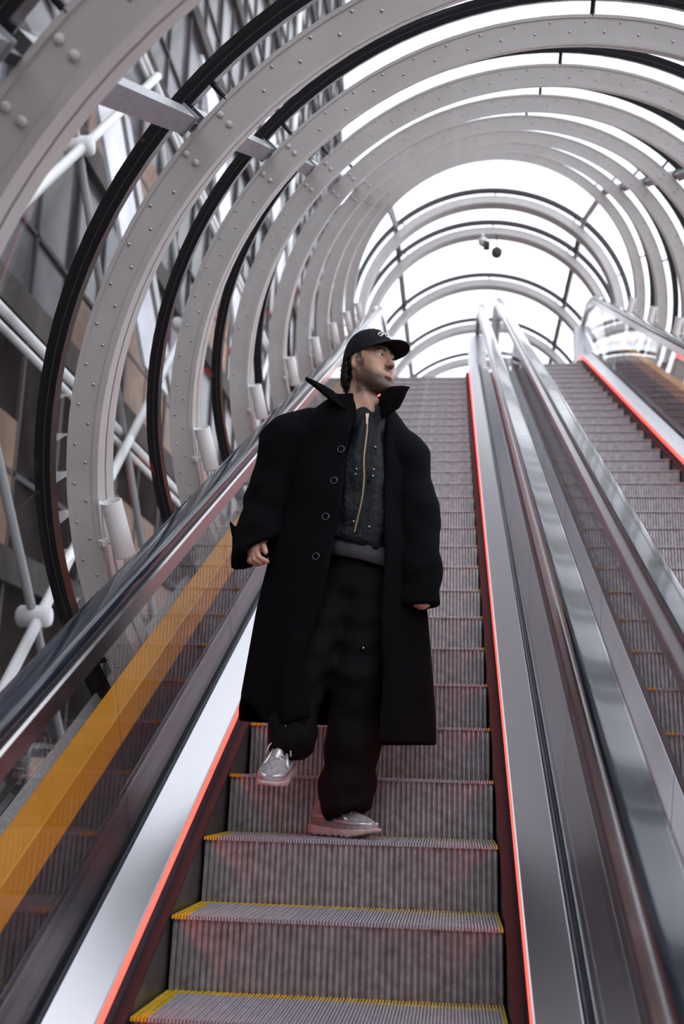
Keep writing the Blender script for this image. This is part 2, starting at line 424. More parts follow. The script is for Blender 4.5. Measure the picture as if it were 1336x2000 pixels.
# plates filling the gaps beside the escalators
PP = path_pts(-5.2, 2)
obj('gap_plate', sweep([(.8, -.02), (.9, -.02), (.9, .02), (.8, .02)], PP), 'darkfloor', fl)
obj('gap_plate', sweep([(-1.02, -.06), (-.8, -.06), (-.8, .0), (-1.02, .0)], PP), 'darkfloor', fl)
obj('gap_plate', sweep([(2.5, -.06), (2.72, -.06), (2.72, .0), (2.5, .0)], PP), 'darkfloor', fl)
obj('dark_void_sheet', sweep([(-.825, .0), (-.815, .0), (-.815, .35), (-.825, .35)], PP[:2]), 'darkfloor', fl)  # dark sheets painting the shaded void beneath the yellow beams
obj('dark_void_sheet', sweep([(2.515, .0), (2.525, .0), (2.525, .35), (2.515, .35)], PP[:2]), 'darkfloor', fl)
obj('landing_plate', box((-.9, YTOP+1.7, ZTOP-.12), (2.6, 18.4, ZTOP-.02)), 'darkfloor', fl)
# yellow beams beside the balustrades
for sg, nm in ((-1, 'left, seen through the balustrade glass beside the man'), (1, 'right, beyond the far balustrade of the empty escalator')):
    xa, xb = (-.845, -.75) if sg < 0 else (2.45, 2.545)
    t = thing('yellow_beam', 'long yellow painted steel beam on the ' + nm, 'beam', W((xa+xb)/2, 0, .357), 'yellow beams beside the escalators')
    s = -5.0
    while s < 12.2:
        s1 = min(s+3.35, 12.2)
        ss = [(s+.0015)*1.0, s1-.0015]
        sec = [(xa+.004, .357), (xb-.004, .357), (xb, .361), (xb, .466), (xb-.004, .470), (xa+.004, .470), (xa, .466), (xa, .361)]
        obj('beam_length', loft([[W(x, q, n) for x, n in sec] for q in ss]), 'beam', t)
        for q in (s+.4, s1-.4):
            obj('bracket', loft([[W(x, qq, n) for x, n in ((xa+.02, .03), (xb-.045, .03), (xb-.045, .358), (xa+.02, .358))] for qq in (q, q+.05)]), 'dark', t)
        s = s1
# ------------------------------------------------------------------ lamps on the hoops
ORD = ['lowest', 'second', 'third', 'fourth', 'fifth', 'sixth', 'seventh', 'eighth']
def lamp(fr, side, label):
    deg = 180.6 if side < 0 else -0.6
    sg = 1 if side < 0 else -1                     # angle grows downwards on the left
    c0 = rp(fr, 1.757, deg+sg*3.6, -.015); c1 = rp(fr, 1.790, deg-sg*3.6, -.015)
    t = thing('wall_lamp', label, 'lamp', c0, 'white tube lamps on the hoops')
    ax = (c1-c0).normalized(); a = ax.orthogonal().normalized(); b = ax.cross(a)
    prof = [(.0, 0), (.036, 0), (.0405, .004), (.0405, 1), (.0375, 1), (.0375, .72), (0, .72)]
    L = (c1-c0).length
    rings = [[c0 + ax*((h if h > .01 else h/L if h else 0)*L) + a*(r*math.cos(2*PI*j/28)) + b*(r*math.sin(2*PI*j/28)) for j in range(28)] for r, h in prof]
    edgesplit(obj('lamp_tube', loft(rings, True, False), 'whitebright', t, True), 40)
    obj('mounting_rod', tube([rp(fr, 1.832, deg-sg*3.6, -.02), rp(fr, 1.832, deg, -.02), rp(fr, 1.832, deg+sg*6.5, -.02)], .007, 8), 'whitebright', t, True)
    obj('bracket_arm', cyl(rp(fr, 1.834, deg+sg*1.6, -.02), rp(fr, 1.80, deg+sg*1.6, -.018), .009, 10), 'whitebright', t, True)
    obj('clamp', box_at(rp(fr, 1.832, deg+sg*1.6, -.02), ax, .016), 'whitebright', t)
    cab = []
    for j in range(9):
        q = j/8; cab.append(c0.lerp(rp(fr, 1.832, deg+sg*6.2, -.02), q) - ax*(.035*math.sin(PI*q)) )
    obj('cable', tube(cab, .0035, 6), 'whitebright', t, True)
def box_at(c, ax, h):
    a = ax.orthogonal().normalized(); b = ax.cross(a)
    return loft([[c+ax*(h*.7*k)+a*(h*i)+b*(h*j) for i, j in ((-1, -1), (1, -1), (1, 1), (-1, 1))] for k in (-1, 1)])
for k in range(2, 10):
    fr = rib_objs[k][0]
    lamp(fr, -1, 'white cylinder lamp on a left hoop, %s one up the slope behind the left handrail' % ORD[k-2])
    if k > 2: lamp(fr, 1, 'white cylinder lamp on a right hoop, %s one up the slope behind the right handrail' % ORD[k-3])
# hanging camera and round sensor under the landing hoop
fr = rib_objs[11][0]
zc = ZTOP+.97+RI-.02
t = thing('security_camera', 'small white dome camera hanging from a hoop over the landing', 'camera', (.79, 12.05, zc))
obj('stem', cyl((.79, 12.05, zc), (.79, 12.05, zc-.12), .018, 10), 'whitebright', t, True)
sp = lambda c, r, n=12: loft([[Vector(c)+Vector((r*math.sin(PI*i/n)*math.cos(2*PI*j/16), r*math.sin(PI*i/n)*math.sin(2*PI*j/16), r*math.cos(PI*i/n))) for j in range(16)] for i in range(n+1)], True, False)
obj('housing', joinvf([sp((.79, 12.05, zc-.16), .07), cyl((.79, 12.05, zc-.10), (.79, 12.05, zc-.17), .072, 16)]), 'whitebright', t, True)
obj('lens_block', box((.80, 11.96, zc-.27), (.90, 12.1, zc-.18)), 'mullion', t)
t = thing('round_speaker', 'flat grey round disc hanging beside the dome camera', 'speaker', (1.01, 12.07, zc-.33))
obj('disc', tube([(1.01, 12.02, zc-.33), (1.01, 12.03, zc-.33), (1.01, 12.10, zc-.33), (1.01, 12.11, zc-.33)], [.075, .085, .085, .075], 24), 'mullion', t, True)
obj('hanger', cyl((1.01, 12.07, zc-.25), (1.01, 12.07, zc+.01), .008, 8), 'mullion', t, True)

# ------------------------------------------------------------------ outside: bracing, facade, ground
XT = -3.2
t = thing('bracing_truss', 'white tubular cross bracing standing outside the tube on the left', 'truss', (XT, 7, -9))
ys = [3.05+4.22*k for k in range(-1, 5)]; zs = [3.75+4.55*j for j in range(-2, 2)]
for z in zs:
    obj('chord', cyl((XT-.1, ys[0], z+.06), (XT-.1, ys[-1], z+.06), .045, 12), 'tubewhite', t, True)
    obj('chord', cyl((XT-.1, ys[0], z-.08), (XT-.1, ys[-1], z-.08), .035, 12), 'tubewhite', t, True)
for j in range(len(zs)-1):
    for k in range(len(ys)-1):
        if j == 0: continue
        y0, y1, z0, z1 = ys[k], ys[k+1], zs[j], zs[j+1]
        obj('brace', cyl((XT, y0, z0), (XT, y1, z1), .048, 12), 'tubewhite', t, True)
        obj('brace', cyl((XT-.06, y0, z1), (XT-.06, y1, z0), .040, 12), 'tubegrey', t, True)
        ym, zm = (y0+y1)/2, (z0+z1)/2
        nd = obj('node_casting', tube([(XT-.20, ym, zm), (XT-.17, ym, zm), (XT+.06, ym, zm), (XT+.09, ym, zm)], [.07, .095, .095, .08], 20), 'tubewhite', t, True)
for k in (0, 5):
    obj('mast', cyl((XT-.45, ys[k], -9), (XT-.45, ys[k], 22), .07, 14), 'tubewhite', t, True)
XB = -5.2
bld = thing('building', 'dark glazed building facade with floor slabs seen through the left side of the tube', 'building', (XB, 14, -9))
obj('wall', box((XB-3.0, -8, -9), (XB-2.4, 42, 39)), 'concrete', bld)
rnd = random.Random(3)
for j in range(-3, 12):
    z = j*3.3-.9
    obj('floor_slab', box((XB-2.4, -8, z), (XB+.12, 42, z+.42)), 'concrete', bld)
    for k in range(-3, 17):
        y = k*2.6-.3
        if y > 30 and j < 0: continue
        w_ = obj('window', joinvf([box((XB-.06, y, z+.42), (XB+.06, y+.10, z+3.3)), box((XB-.05, y+1.3, z+.42), (XB+.04, y+1.36, z+3.3)), box((XB-.05, y+.1, z+1.35), (XB+.04, y+2.6, z+1.42))]), 'mullion', bld)
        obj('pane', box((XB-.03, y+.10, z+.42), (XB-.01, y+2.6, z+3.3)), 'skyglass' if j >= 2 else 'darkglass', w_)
        if j < 4 and rnd.random() < .38:
            hh = rnd.uniform(.7, 2.2)
            obj('panel', box((XB+.0, y+.12, z+.42), (XB+.03, y+(1.3 if rnd.random() < .5 else 2.55), z+.42+hh)), 'brown', bld)
def streak_sheet(ya, za, yb, zb, wd, x, m_):            # sky reflection built as a pale sloping screen in front of the upper floors
    v = [Vector((x, ya, za)), Vector((x, ya+wd, za)), Vector((x, yb+wd, zb)), Vector((x, yb, zb))]
    obj('reflection_streak', (v+[p+Vector((.06, 0, 0)) for p in v], BOXF), m_, bld)
streak_sheet(7.6, 9.4, 11.3, 6.2, 1.35, -4.4, 'streak'); streak_sheet(9.4, 9.4, 13.1, 6.2, .35, -4.42, 'tubegrey'); streak_sheet(13.4, 13.2, 17.4, 9.2, 1.6, -4.4, 'streak'); streak_sheet(19.0, 16.5, 23.0, 12.5, 2.0, -4.4, 'streak')
g = obj('floor_plaza', box((-60, -60, -9.3), (80, 90, -9)), 'ground'); g['kind'] = 'structure'

# unseen wall added behind the photographer to block light from the risers
wb = obj('wall_back_blocker', joinvf([box((-5.0, -7.6, -9), (7.5, -7.2, 2.6)), box((-5.0, -9.5, 2.6), (7.5, -7.0, 3.0))]), 'blocker_back'); wb['kind'] = 'structure'
# ------------------------------------------------------------------ implicit surfaces for the man and his clothes
import numpy as np
def axis_coords(rng):
    """rng: list of (start, end, step) pieces, joined"""
    out = []
    for a, b, h in rng:
        n = max(1, int(round((b-a)/h))); out += [a+(b-a)*i/n for i in range(n)]
    out.append(rng[-1][1]); return np.array(out, dtype=np.float32)
class Field:
    def __init__(s, xr, yr, zr):
        s.x, s.y, s.z = axis_coords(xr), axis_coords(yr), axis_coords(zr)
        s.F = np.full((len(s.x), len(s.y), len(s.z)), 1.0, np.float32)
    def block(s, lo, hi):
        sl = []
        for ax, a, b in zip((s.x, s.y, s.z), lo, hi):
            i0 = max(0, np.searchsorted(ax, a)-1); i1 = min(len(ax), np.searchsorted(ax, b)+1); sl.append(slice(i0, max(i1, i0+1)))
        P = np.stack(np.meshgrid(s.x[sl[0]], s.y[sl[1]], s.z[sl[2]], indexing='ij'), -1)
        return tuple(sl), P
    def op(s, fn, lo, hi, k=.01, mode='add', tr=None, m=.03):
        lo = [a-m for a in lo]; hi = [b+m for b in hi]
        sl, P = s.block(lo, hi)
        if P.size == 0: return
        d = fn(P if tr is None else tr(P)); f = s.F[sl]
        if mode == 'add': s.F[sl] = smin(f, d, k)
        else: s.F[sl] = -smin(-f, d, k)
    def mesh(s):
        F = s.F; X = s.x; Y = s.y; Z = s.z
        ins = F < 0
        nx, ny, nz = F.shape
        c8 = ins[:-1, :-1, :-1].astype(np.int8)
        for dx in (0, 1):
            for dy in (0, 1):
                for dz in (0, 1):
                    if dx+dy+dz: c8 = c8 + ins[dx:nx-1+dx, dy:ny-1+dy, dz:nz-1+dz]
        act = (c8 > 0) & (c8 < 8)
        ci, cj, ck = np.nonzero(act); n = len(ci)
        idx = np.full(act.shape, -1, np.int32); idx[ci, cj, ck] = np.arange(n)
        acc = np.zeros((n, 3)); cnt = np.zeros(n)
        for ax in range(3):
            for a in (0, 1):
                for b in (0, 1):
                    o0 = [0, 0, 0]; oth = [i for i in range(3) if i != ax]; o0[oth[0]] = a; o0[oth[1]] = b
                    o1 = list(o0); o1[ax] = 1
                    f0 = F[ci+o0[0], cj+o0[1], ck+o0[2]]; f1 = F[ci+o1[0], cj+o1[1], ck+o1[2]]
                    mk = (f0 < 0) != (f1 < 0); t = np.where(mk, f0/np.where(mk, f0-f1, 1), 0)
                    p0 = np.stack([X[ci+o0[0]], Y[cj+o0[1]], Z[ck+o0[2]]], -1); p1 = np.stack([X[ci+o1[0]], Y[cj+o1[1]], Z[ck+o1[2]]], -1)
                    acc += np.where(mk[:, None], p0+(p1-p0)*t[:, None], 0); cnt += mk
        V = acc/cnt[:, None]; Q = []
        for ax in range(3):
            sl0 = [slice(None)]*3; sl1 = [slice(None)]*3; sl0[ax] = slice(0, -1); sl1[ax] = slice(1, None)
            a, b = ins[tuple(sl0)], ins[tuple(sl1)]
            u, v = (ax+1) % 3, (ax+2) % 3
            for flip, mk in ((False, a & ~b), (True, ~a & b)):
                E = np.stack(np.nonzero(mk), -1)
                ok = (E[:, u] > 0) & (E[:, v] > 0) & (E[:, u] < F.shape[u]-1) & (E[:, v] < F.shape[v]-1); E = E[ok]
                def cell(du, dv):
                    e = E.copy(); e[:, u] += du; e[:, v] += dv; return idx[e[:, 0], e[:, 1], e[:, 2]]
                q = np.stack([cell(-1, -1), cell(0, -1), cell(0, 0), cell(-1, 0)], -1)
                Q.append(q[:, ::-1] if flip else q)
        return V, np.concatenate(Q)
def smin(a, b, k):
    if k <= 0: return np.minimum(a, b)
    h = np.clip(.5+.5*(b-a)/k, 0, 1); return b+(a-b)*h-k*h*(1-h)
def ell(c, r):
    c = np.array(c, np.float32); r = np.array(r, np.float32)
    def f(P):
        q = (P-c)/r; l = np.sqrt((q*q).sum(-1)); g = np.sqrt(((q/r)**2).sum(-1))
        return l*(l-1)/np.maximum(g, 1e-6)
    return f, c-r, c+r
def cap(a, b, ra, rb):
    a = np.array(a, np.float32); b = np.array(b, np.float32); d = b-a; L = float((d*d).sum())
    def f(P):
        t = np.clip(((P-a)@d)/L, 0, 1); q = P-a-t[..., None]*d
        return np.sqrt((q*q).sum(-1))-(ra+(rb-ra)*t)
    r = max(ra, rb); return f, np.minimum(a, b)-r, np.maximum(a, b)+r
def chain(F, pts, k=.02, mode='add', tr=None, inv=None):
    for (a, ra), (b, rb) in zip(pts[:-1], pts[1:]):
        f, lo, hi = cap(a, b, ra, rb)
        if inv is not None: lo, hi = inv(lo, hi)
        F.op(f, lo, hi, k, mode, tr)
def np_obj(name, VQ, m, parent, smooth=True, colors=None):
    V, Q = VQ
    c = (V.min(0)+V.max(0))/2
    me = bpy.data.meshes.new(name); me.from_pydata((V-c).tolist(), [], Q.tolist()); me.update()
    me.materials.append(M[m] if isinstance(m, str) else m)
    if smooth: me.polygons.foreach_set('use_smooth', [True]*len(me.polygons))
    if colors is not None:
        at = me.color_attributes.new('Tone', 'FLOAT_COLOR', 'POINT')
        at.data.foreach_set('color', np.concatenate([colors, np.ones((len(colors), 1))], 1).astype(np.float32).ravel())
    o = bpy.data.objects.new(name, me); col.objects.link(o); o.parent = parent; o.location = Vector(c.tolist())-wloc(parent)
    return o

# ------------------------------------------------------------------ the man
m, nt, b = new_mat('skin'); M['skin'] = m
at = nt.nodes.new('ShaderNodeAttribute'); at.attribute_name = 'Tone'
nt.links.new(at.outputs['Color'], b.inputs['Base Color']); b.inputs['Roughness'].default_value = .48
b.inputs['Subsurface Weight'].default_value = .12; b.inputs['Subsurface Radius'].default_value = (.01, .004, .002); b.inputs['Subsurface Scale'].default_value = .5
M['eye'] = mat('eye_white', (.75, .72, .70), .15); M['iris'] = mat('dark_brown_iris', (.02, .010, .006), .08)
M['hair'] = mat('dark_brown_hair', (.010, .007, .006), .38)
M['capcloth'] = mat('navy_black_cotton', (.0042, .0052, .0095), .8, spec=.25, bump=.15, bscale=500)
M['thread'] = mat('white_embroidery', (.82, .82, .82), .6)
M['coat'] = mat('black_wool', (.0022, .0023, .0033), .95, spec=.10, bump=.3, bscale=350)
M['collarcloth'] = mat('black_corduroy_collar', (.0015, .0015, .002), .95, spec=.1, bump=.3, bscale=300)
M['jacket'] = mat('navy_waxed_denim', (.0032, .0045, .0095), .50, spec=.22, var=.8, vscale=18, bump=.6, bscale=40)
M['tee'] = mat('charcoal_jersey', (.030, .028, .036), .85)
M['blacktee'] = mat('black_jersey', (.004, .004, .006), .85)
M['trouser'] = mat('black_cotton_twill', (.0028, .0027, .0038), .85, spec=.15, bump=.25, bscale=60)
M['brass'] = mat('aged_brass', (.42, .31, .20), .35, 1.0)
M['snap'] = mat('nickel_snap', (.35, .35, .36), .22, 1.0)
M['shoemesh'] = mat('grey_shoe_mesh', (.30, .28, .29), .55, bump=.5, bscale=300, var=.25, vscale=60)
M['shoepanel'] = mat('silver_shoe_panel', (.50, .50, .53), .22, .6)
M['sole'] = mat('pinkish_grey_sole', (.46, .36, .34), .6, var=.15, vscale=40)
M['lace'] = mat('pale_lace', (.62, .60, .60), .8)

man = thing('person', 'man in long open black coat and dark cap stepping down the escalator, looking right', 'person', (-.03, .21, .003))
HC = np.array((.020, .170, 1.772)); PSI = math.radians(53); HP = math.radians(3); HR = math.radians(-2)
hx = np.array((math.cos(PSI), math.sin(PSI), 0)); hy = np.array((math.sin(PSI), -math.cos(PSI), 0)); hz = np.array((0, 0, 1.))
hy, hz = hy*math.cos(HP)+hz*math.sin(HP), hz*math.cos(HP)-hy*math.sin(HP)      # chin slightly raised
hx, hz = hx*math.cos(HR)+hz*math.sin(HR), hz*math.cos(HR)-hx*math.sin(HR)
HM = np.stack([hx, hy, hz])                     # rows: person's left, forward, up
def tohead(P): return (P-HC)@HM.T
def fromhead(q): return HC+np.asarray(q, float)@HM
def hbox(lo, hi):
    c = np.array([fromhead((x, y, z)) for x in (lo[0], hi[0]) for y in (lo[1], hi[1]) for z in (lo[2], hi[2])]); return c.min(0), c.max(0)
def fine(a, b, h): return (a, b, h)
BF = Field([(-.56, -.43, .02), (-.43, -.31, .0026), (-.31, -.11, .016), (-.11, .185, .0023), (.185, .28, .0032), (.28, .36, .02)],
           [(-.30, .0, .02), (.0, .32, .0023), (.32, .5, .02)],
           [(.02, .80, .02), (.80, .89, .0032), (.89, .955, .01), (.955, 1.08, .0026), (1.08, 1.60, .02), (1.60, 1.96, .0023)])
def H(prim, k=.012, mode='add'):
    f, lo, hi = prim; lo, hi = hbox(lo, hi); BF.op(f, lo, hi, k, mode, tohead, .02)
# body under the clothes
chain(BF, [((-.02, .225, .98), .11), ((-.02, .235, 1.2), .105), ((-.01, .24, 1.40), .105), ((.0, .235, 1.50), .075)], .05)
chain(BF, [((-.17, .235, 1.455), .065), ((.0, .24, 1.48), .07), ((.12, .235, 1.445), .065)], .05)
chain(BF, [((-.20, .21, 1.47), .06), ((-.335, .21, 1.24), .046), ((-.383, .125, 1.06), .030)], .03)
chain(BF, [((.13, .22, 1.46), .06), ((.20, .22, 1.20), .046), ((.228, .15, .90), .030)], .03)
chain(BF, [((-.11, .21, .95), .08), ((-.165, .14, .62), .058), ((-.235, .07, .33), .040)], .04)
chain(BF, [((.04, .21, .95), .085), ((.0, .16, .54), .06), ((-.045, .235, .13), .042)], .04)
# neck
H(cap((0, -.028, -.05), (-.012, -.050, -.24), .0555, .066), .02)
H(cap((-.052, -.02, -.035), (-.02, .028, -.205), .016, .016), .03)
H(ell((0, .020, -.150), (.018, .024, .022)), .02)
# head
H(ell((0, -.014, .036), (.0765, .098, .094)), .02)
H(ell((0, .036, -.020), (.0645, .058, .086)), .03)
H(ell((0, .040, -.074), (.050, .050, .040)), .02)
H(ell((0, .078, -.101), (.024, .020, .018)), .022)
for s_ in (-1, 1):
    H(cap((s_*.058, .002, -.052), (s_*.024, .072, -.100), .015, .014), .028)
    H(ell((s_*.043, .060, -.010), (.022, .022, .018)), .025)
    H(ell((s_*.036, .055, -.052), (.022, .026, .03)), .03)
H(cap((-.036, .080, .034), (.036, .080, .034), .0125, .0125), .02)
for s_ in (-1, 1): H(ell((s_*.032, .099, .017), (.0185, .017, .0125)), .014, 'sub')
H(ell((0, .070, -.060), (.034, .027, .027)), .022)                     # muzzle
H(cap((0, .086, .026), (0, .1115, -.020), .0085, .0105), .010)         # nose
H(ell((0, .1135, -.0235), (.0115, .0110, .0100)), .008)
for s_ in (-1, 1):
    H(ell((s_*.0125, .1010, -.0275), (.0075, .0105, .0082)), .006)
    H(ell((s_*.0068, .1075, -.0355), (.0042, .0058, .0042)), .003, 'sub')
H(ell((0, .0890, -.0555), (.0260, .0100, .0048)), .005)                # lips
H(ell((0, .0885, -.0655), (.0220, .0098, .0058)), .005)
H(cap((-.025, .0850, -.0612), (-.008, .0965, -.0600), .0015, .0018), .003, 'sub'); H(cap((-.008, .0965, -.0600), (.008, .0965, -.0600), .0018, .0018), .003, 'sub'); H(cap((.008, .0965, -.0600), (.025, .0850, -.0612), .0018, .0015), .003, 'sub')
H(ell((0, .0950, -.0815), (.018, .006, .006)), .012, 'sub')
for s_ in (-1, 1):                                                     # eyelids with an open slit
    ec = np.array((s_*.0320, .0765, .0165), np.float32)
    def lid(P, ec=ec):
        d = P-ec; sph = np.sqrt((d*d).sum(-1))-.0152
        half = .0054*np.clip(1-(d[..., 0]/.0150)**2, -1, 1)
        slit = np.maximum(np.abs(d[..., 2]-.0006)-half, .004-d[..., 1])
        inner = np.sqrt((d*d).sum(-1))-.0122
        return np.maximum(np.maximum(sph, -slit), -inner)
    H((lid, ec-.016, ec+.016), .0035)
    H(ell((s_*.0770, -.006, -.002), (.0085, .0205, .0310)), .006)      # ear
    H(ell((s_*.0850, -.003, .004), (.0080, .0125, .0195)), .005, 'sub')
    H(ell((s_*.0810, .009, -.003), (.0050, .0050, .0070)), .004)
# right hand: half closed, out of the wide cuff
RH = dict(k=.006)
def fingers(chains):
    for pts in chains: chain(BF, pts, .0045)
chain(BF, [((-.383, .125, 1.06), .027), ((-.388, .105, 1.030), .027), ((-.386, .092, 1.012), .021)], .012)
chain(BF, [((-.398, .112, 1.030), .020), ((-.397, .098, 1.004), .017)], .012)
fingers([
    [((-.376, .078, 1.010), .0112), ((-.366, .058, .990), .0098), ((-.346, .055, .977), .0086), ((-.333, .062, .972), .0076)],
    [((-.388, .080, 1.002), .0110), ((-.380, .062, .979), .0098), ((-.359, .066, .968), .0086), ((-.348, .078, .970), .0076)],
    [((-.398, .088, .998), .0104), ((-.394, .072, .976), .0092), ((-.374, .078, .965), .0082), ((-.363, .090, .970), .0072)],
    [((-.406, .100, .998), .0092), ((-.405, .087, .979), .0082), ((-.388, .092, .970), .0072), ((-.378, .102, .975), .0064)],
    [((-.372, .108, 1.046), .0135), ((-.354, .086, 1.034), .0108), ((-.345, .070, 1.017), .0096), ((-.341, .064, 1.006), .0085)]])
# left hand, fingertips curling in the right-hand cuff of the picture
chain(BF, [((.228, .150, .90), .028), ((.226, .135, .870), .028), ((.222, .122, .848), .022)], .012)
fingers([
    [((.232, .104, .850), .0110), ((.240, .090, .832), .0096), ((.250, .094, .822), .0084), ((.258, .104, .823), .0074)],
    [((.222, .104, .846), .0110), ((.228, .090, .826), .0096), ((.240, .096, .815), .0084), ((.248, .108, .818), .0074)],
    [((.212, .108, .846), .0104), ((.216, .096, .826), .0090), ((.228, .102, .815), .0080), ((.236, .113, .818), .0070)],
    [((.203, .116, .850), .0092), ((.205, .106, .832), .0080), ((.215, .112, .822), .0072), ((.222, .121, .825), .0064)],
    [((.204, .125, .885), .0125), ((.194, .098, .868), .0105), ((.200, .084, .850), .0092), ((.208, .080, .838), .0082)]])
V, Q = BF.mesh()
q = tohead(V)
col_ = np.tile(np.array((.52, .305, .215)), (len(V), 1))
def blend(mask, c):
    global col_
    mk = np.clip(mask, 0, 1)[:, None]; col_ = col_*(1-mk)+np.array(c)*mk
def soft(x, a, b): return np.clip((x-a)/(b-a), 0, 1)
ax_ = np.abs(q[:, 0])
jit = np.array([noise.noise(Vector((p[0]*260, p[1]*260, p[2]*260))) for p in q]) if len(q) < 400000 else 0
face = soft(q[:, 1], -.02, .01)*soft(q[:, 2], -.16, -.14)
blend(face*.35*soft(-((q[:, 0])**2+((q[:, 2]+.02)*1.0)**2), -.0022, -.0004), (.48, .22, .16))          # ruddy nose and cheeks
jaw = soft(-(q[:, 2]+.028+(.030-ax_*.75)*0+.55*np.maximum(q[:, 1]-.03, 0)*(ax_ > .02)), -.012, .016)*soft(q[:, 1], -.028, -.004)*soft(q[:, 2], -.140, -.118)
must = soft(-np.abs(q[:, 2]+.0435), -.0085, -.004)*soft(-ax_, -.032, -.024)*soft(q[:, 1], .06, .08)
chin = soft(-q[:, 2], .070, .082)*soft(q[:, 1], .03, .06)
side = soft(-np.abs(q[:, 1]-.020), -.022, -.008)*soft(-q[:, 2], -.020, .002)*soft(ax_, .045, .058)
beard = np.maximum.reduce([jaw*.92, must*.55, chin*.75, side*.85])*soft(q[:, 2], -.150, -.125)
lipz = (q[:, 0]/.0275)**2+((q[:, 2]+.0607)/.0108)**2
lipm = soft(-lipz, -1.1, -.75)*soft(q[:, 1], .078, .086)
beard = beard*(1-lipm)
blend(np.clip(beard*(.93+.22*jit), 0, .96), (.032, .019, .015))
blend(lipm*.75, (.40, .16, .14))
brz = .0350+.006*soft(ax_, .012, .03)-.010*soft(ax_, .036, .056)
brow = soft(-np.abs(q[:, 2]-brz), -.0085, -.0050)*soft(ax_, .009, .014)*soft(-ax_, -.056, -.046)*soft(q[:, 1], .05, .06)
blend(brow*.95, (.014, .009, .007))
lash = soft(-np.abs((ax_-.032)/.0165), -1.05, -.9)*soft(-np.abs(q[:, 2]-.0212+.0030*((ax_-.032)/.0165)**2), -.0028, -.0014)*soft(q[:, 1], .083, .086)
blend(lash*.9, (.02, .012, .010))
blend(soft(q[:, 2], .048, .056)*soft(-q[:, 1], -.085, -.06)*1.0, (.012, .008, .007))                    # hair under the cap
blend(soft(-q[:, 1], .022, .034)*soft(q[:, 2], -.075, -.055)*soft(-ax_, -.079, -.074), (.012, .008, .007))
sb = soft(-np.abs(q[:, 1]-.012), -.014, -.007)*soft(q[:, 2], .0, .012)*soft(ax_, .05, .06); blend(sb*.9, (.02, .013, .010))
hand = soft(-V[:, 2], -1.09, -1.07)
blend(hand*.6, (.46, .235, .18))
np_obj('body', (V, Q), 'skin', man, True, col_)
for s_ in (-1, 1):
    c = Vector(fromhead((s_*.0320, .0765, .0165)).tolist())
    e = obj('eye', sp(c, .0129), 'eye', man, True)
    look = Vector((hy*.97+hx*.20).tolist()).normalized(); a_ = look.orthogonal().normalized(); b_ = look.cross(a_)
    rings = [[c+look*math.sqrt(max(0, .0131**2-r*r))+a_*(r*math.cos(2*PI*j/16))+b_*(r*math.sin(2*PI*j/16)) for j in range(16)] for r in (.0058, .0045, .003, .0004)]
    obj('iris', loft(rings, True, True), 'iris', e, True)
# hair: curls at the nape and behind the ear
rr = random.Random(5); parts = []
for i in range(150):
    az = rr.uniform(.38, 1.75) if i < 120 else rr.uniform(1.75, 3.0); z0 = rr.uniform(-.030, .03)
    px_, py_ = -.080*math.cos(az), -.016-.098*math.sin(az)*.98
    if az < .25: px_ *= .93; py_ -= .022
    ln = rr.uniform(.045, .10); rad = rr.uniform(.004, .009); turns = rr.uniform(1.5, 3.2); ph = rr.uniform(0, 6.28); flare = rr.uniform(.0, .014)
    pts = []
    for j in range(17):
        tq = j/16; a = ph+turns*2*PI*tq; gr = rad*min(1, tq*3)
        ox = 1+flare*tq/.08; pull = 1-.30*max(0, tq*ln-.035)/.06
        pts.append(Vector(fromhead((px_*ox*pull+gr*math.cos(a), py_*ox*pull+gr*math.sin(a), z0-ln*tq)).tolist()))
    parts.append(tube(pts, [.0021*(1-.5*j/16) for j in range(17)], 5))
hr_ = obj('hair', joinvf(parts), 'hair', man, True); hr_['kind'] = 'stuff'
# cap
def capdome(az, tq, off=0.0):
    """az 0 = front, person's left positive; tq 0 = rim, 1 = top"""
    rim = .034+.024*math.cos(az)
    top = .158-.006*(1-math.cos(az)*.3)
    ca, sa = math.sin(az), math.cos(az)
    th = tq*PI/2
    fx = math.cos(th)**.62
    bul = 1+.05*math.sin(PI*min(1, tq*1.4))*(1 if sa > 0 else .5)*max(0, sa)
    rx, ry = .0835+off, (.107 if sa > 0 else .111)+off
    z = rim+(top+off-rim)*math.sin(th)**1.05
    return Vector(fromhead((rx*ca*fx*bul, -.012+ry*sa*fx*bul, z)).tolist())
NA, NT = 72, 16
rings = [[capdome(2*PI*j/NA, i/NT, -.0012*abs(math.cos(3*2*PI*j/NA))**30) for j in range(NA)] for i in range(NT+1)]
inner = [[capdome(2*PI*j/NA, i/NT, -.004) for j in range(NA)] for i in range(NT, -1, -1)]
cp = obj('cap', loft(rings+inner+[rings[0]], True, False), 'capcloth', man, True)
obj('button', sp(Vector(fromhead((0, -.012, .158)).tolist()), .007), 'capcloth', cp, True)
for k in range(6):
    obj('panel_seam', tube([capdome(PI/6+k*PI/3, i/14, .0004) for i in range(15)], .0009, 5), 'capcloth', cp, True)
br = []
for surf in (0, 1):
    for i in range(11):
        row = []
        for j in range(25):
            az = math.radians(-66+132*j/24); u = i/10
            p = tohead(np.array(capdome(az, 0.03, -.001)))
            ext = .086*max(0, 1-(abs(az)/math.radians(66))**2.6)
            d = np.array((math.sin(az)*.45, 1.0, 0)); d /= np.linalg.norm(d)
            p = p+d*ext*u
            p[2] += -.016*u*u*(ext/.086) - 2.1*(p[0]**2)*(.35+.65*u) + (.0022 if surf == 0 else -.0022) + .006
            row.append(Vector(fromhead(p).tolist()))
        br.append(row)
top, bot = br[:11], br[11:]
vs = [v for r in top for v in r]+[v for r in bot for v in r]; n = 25; fs = []
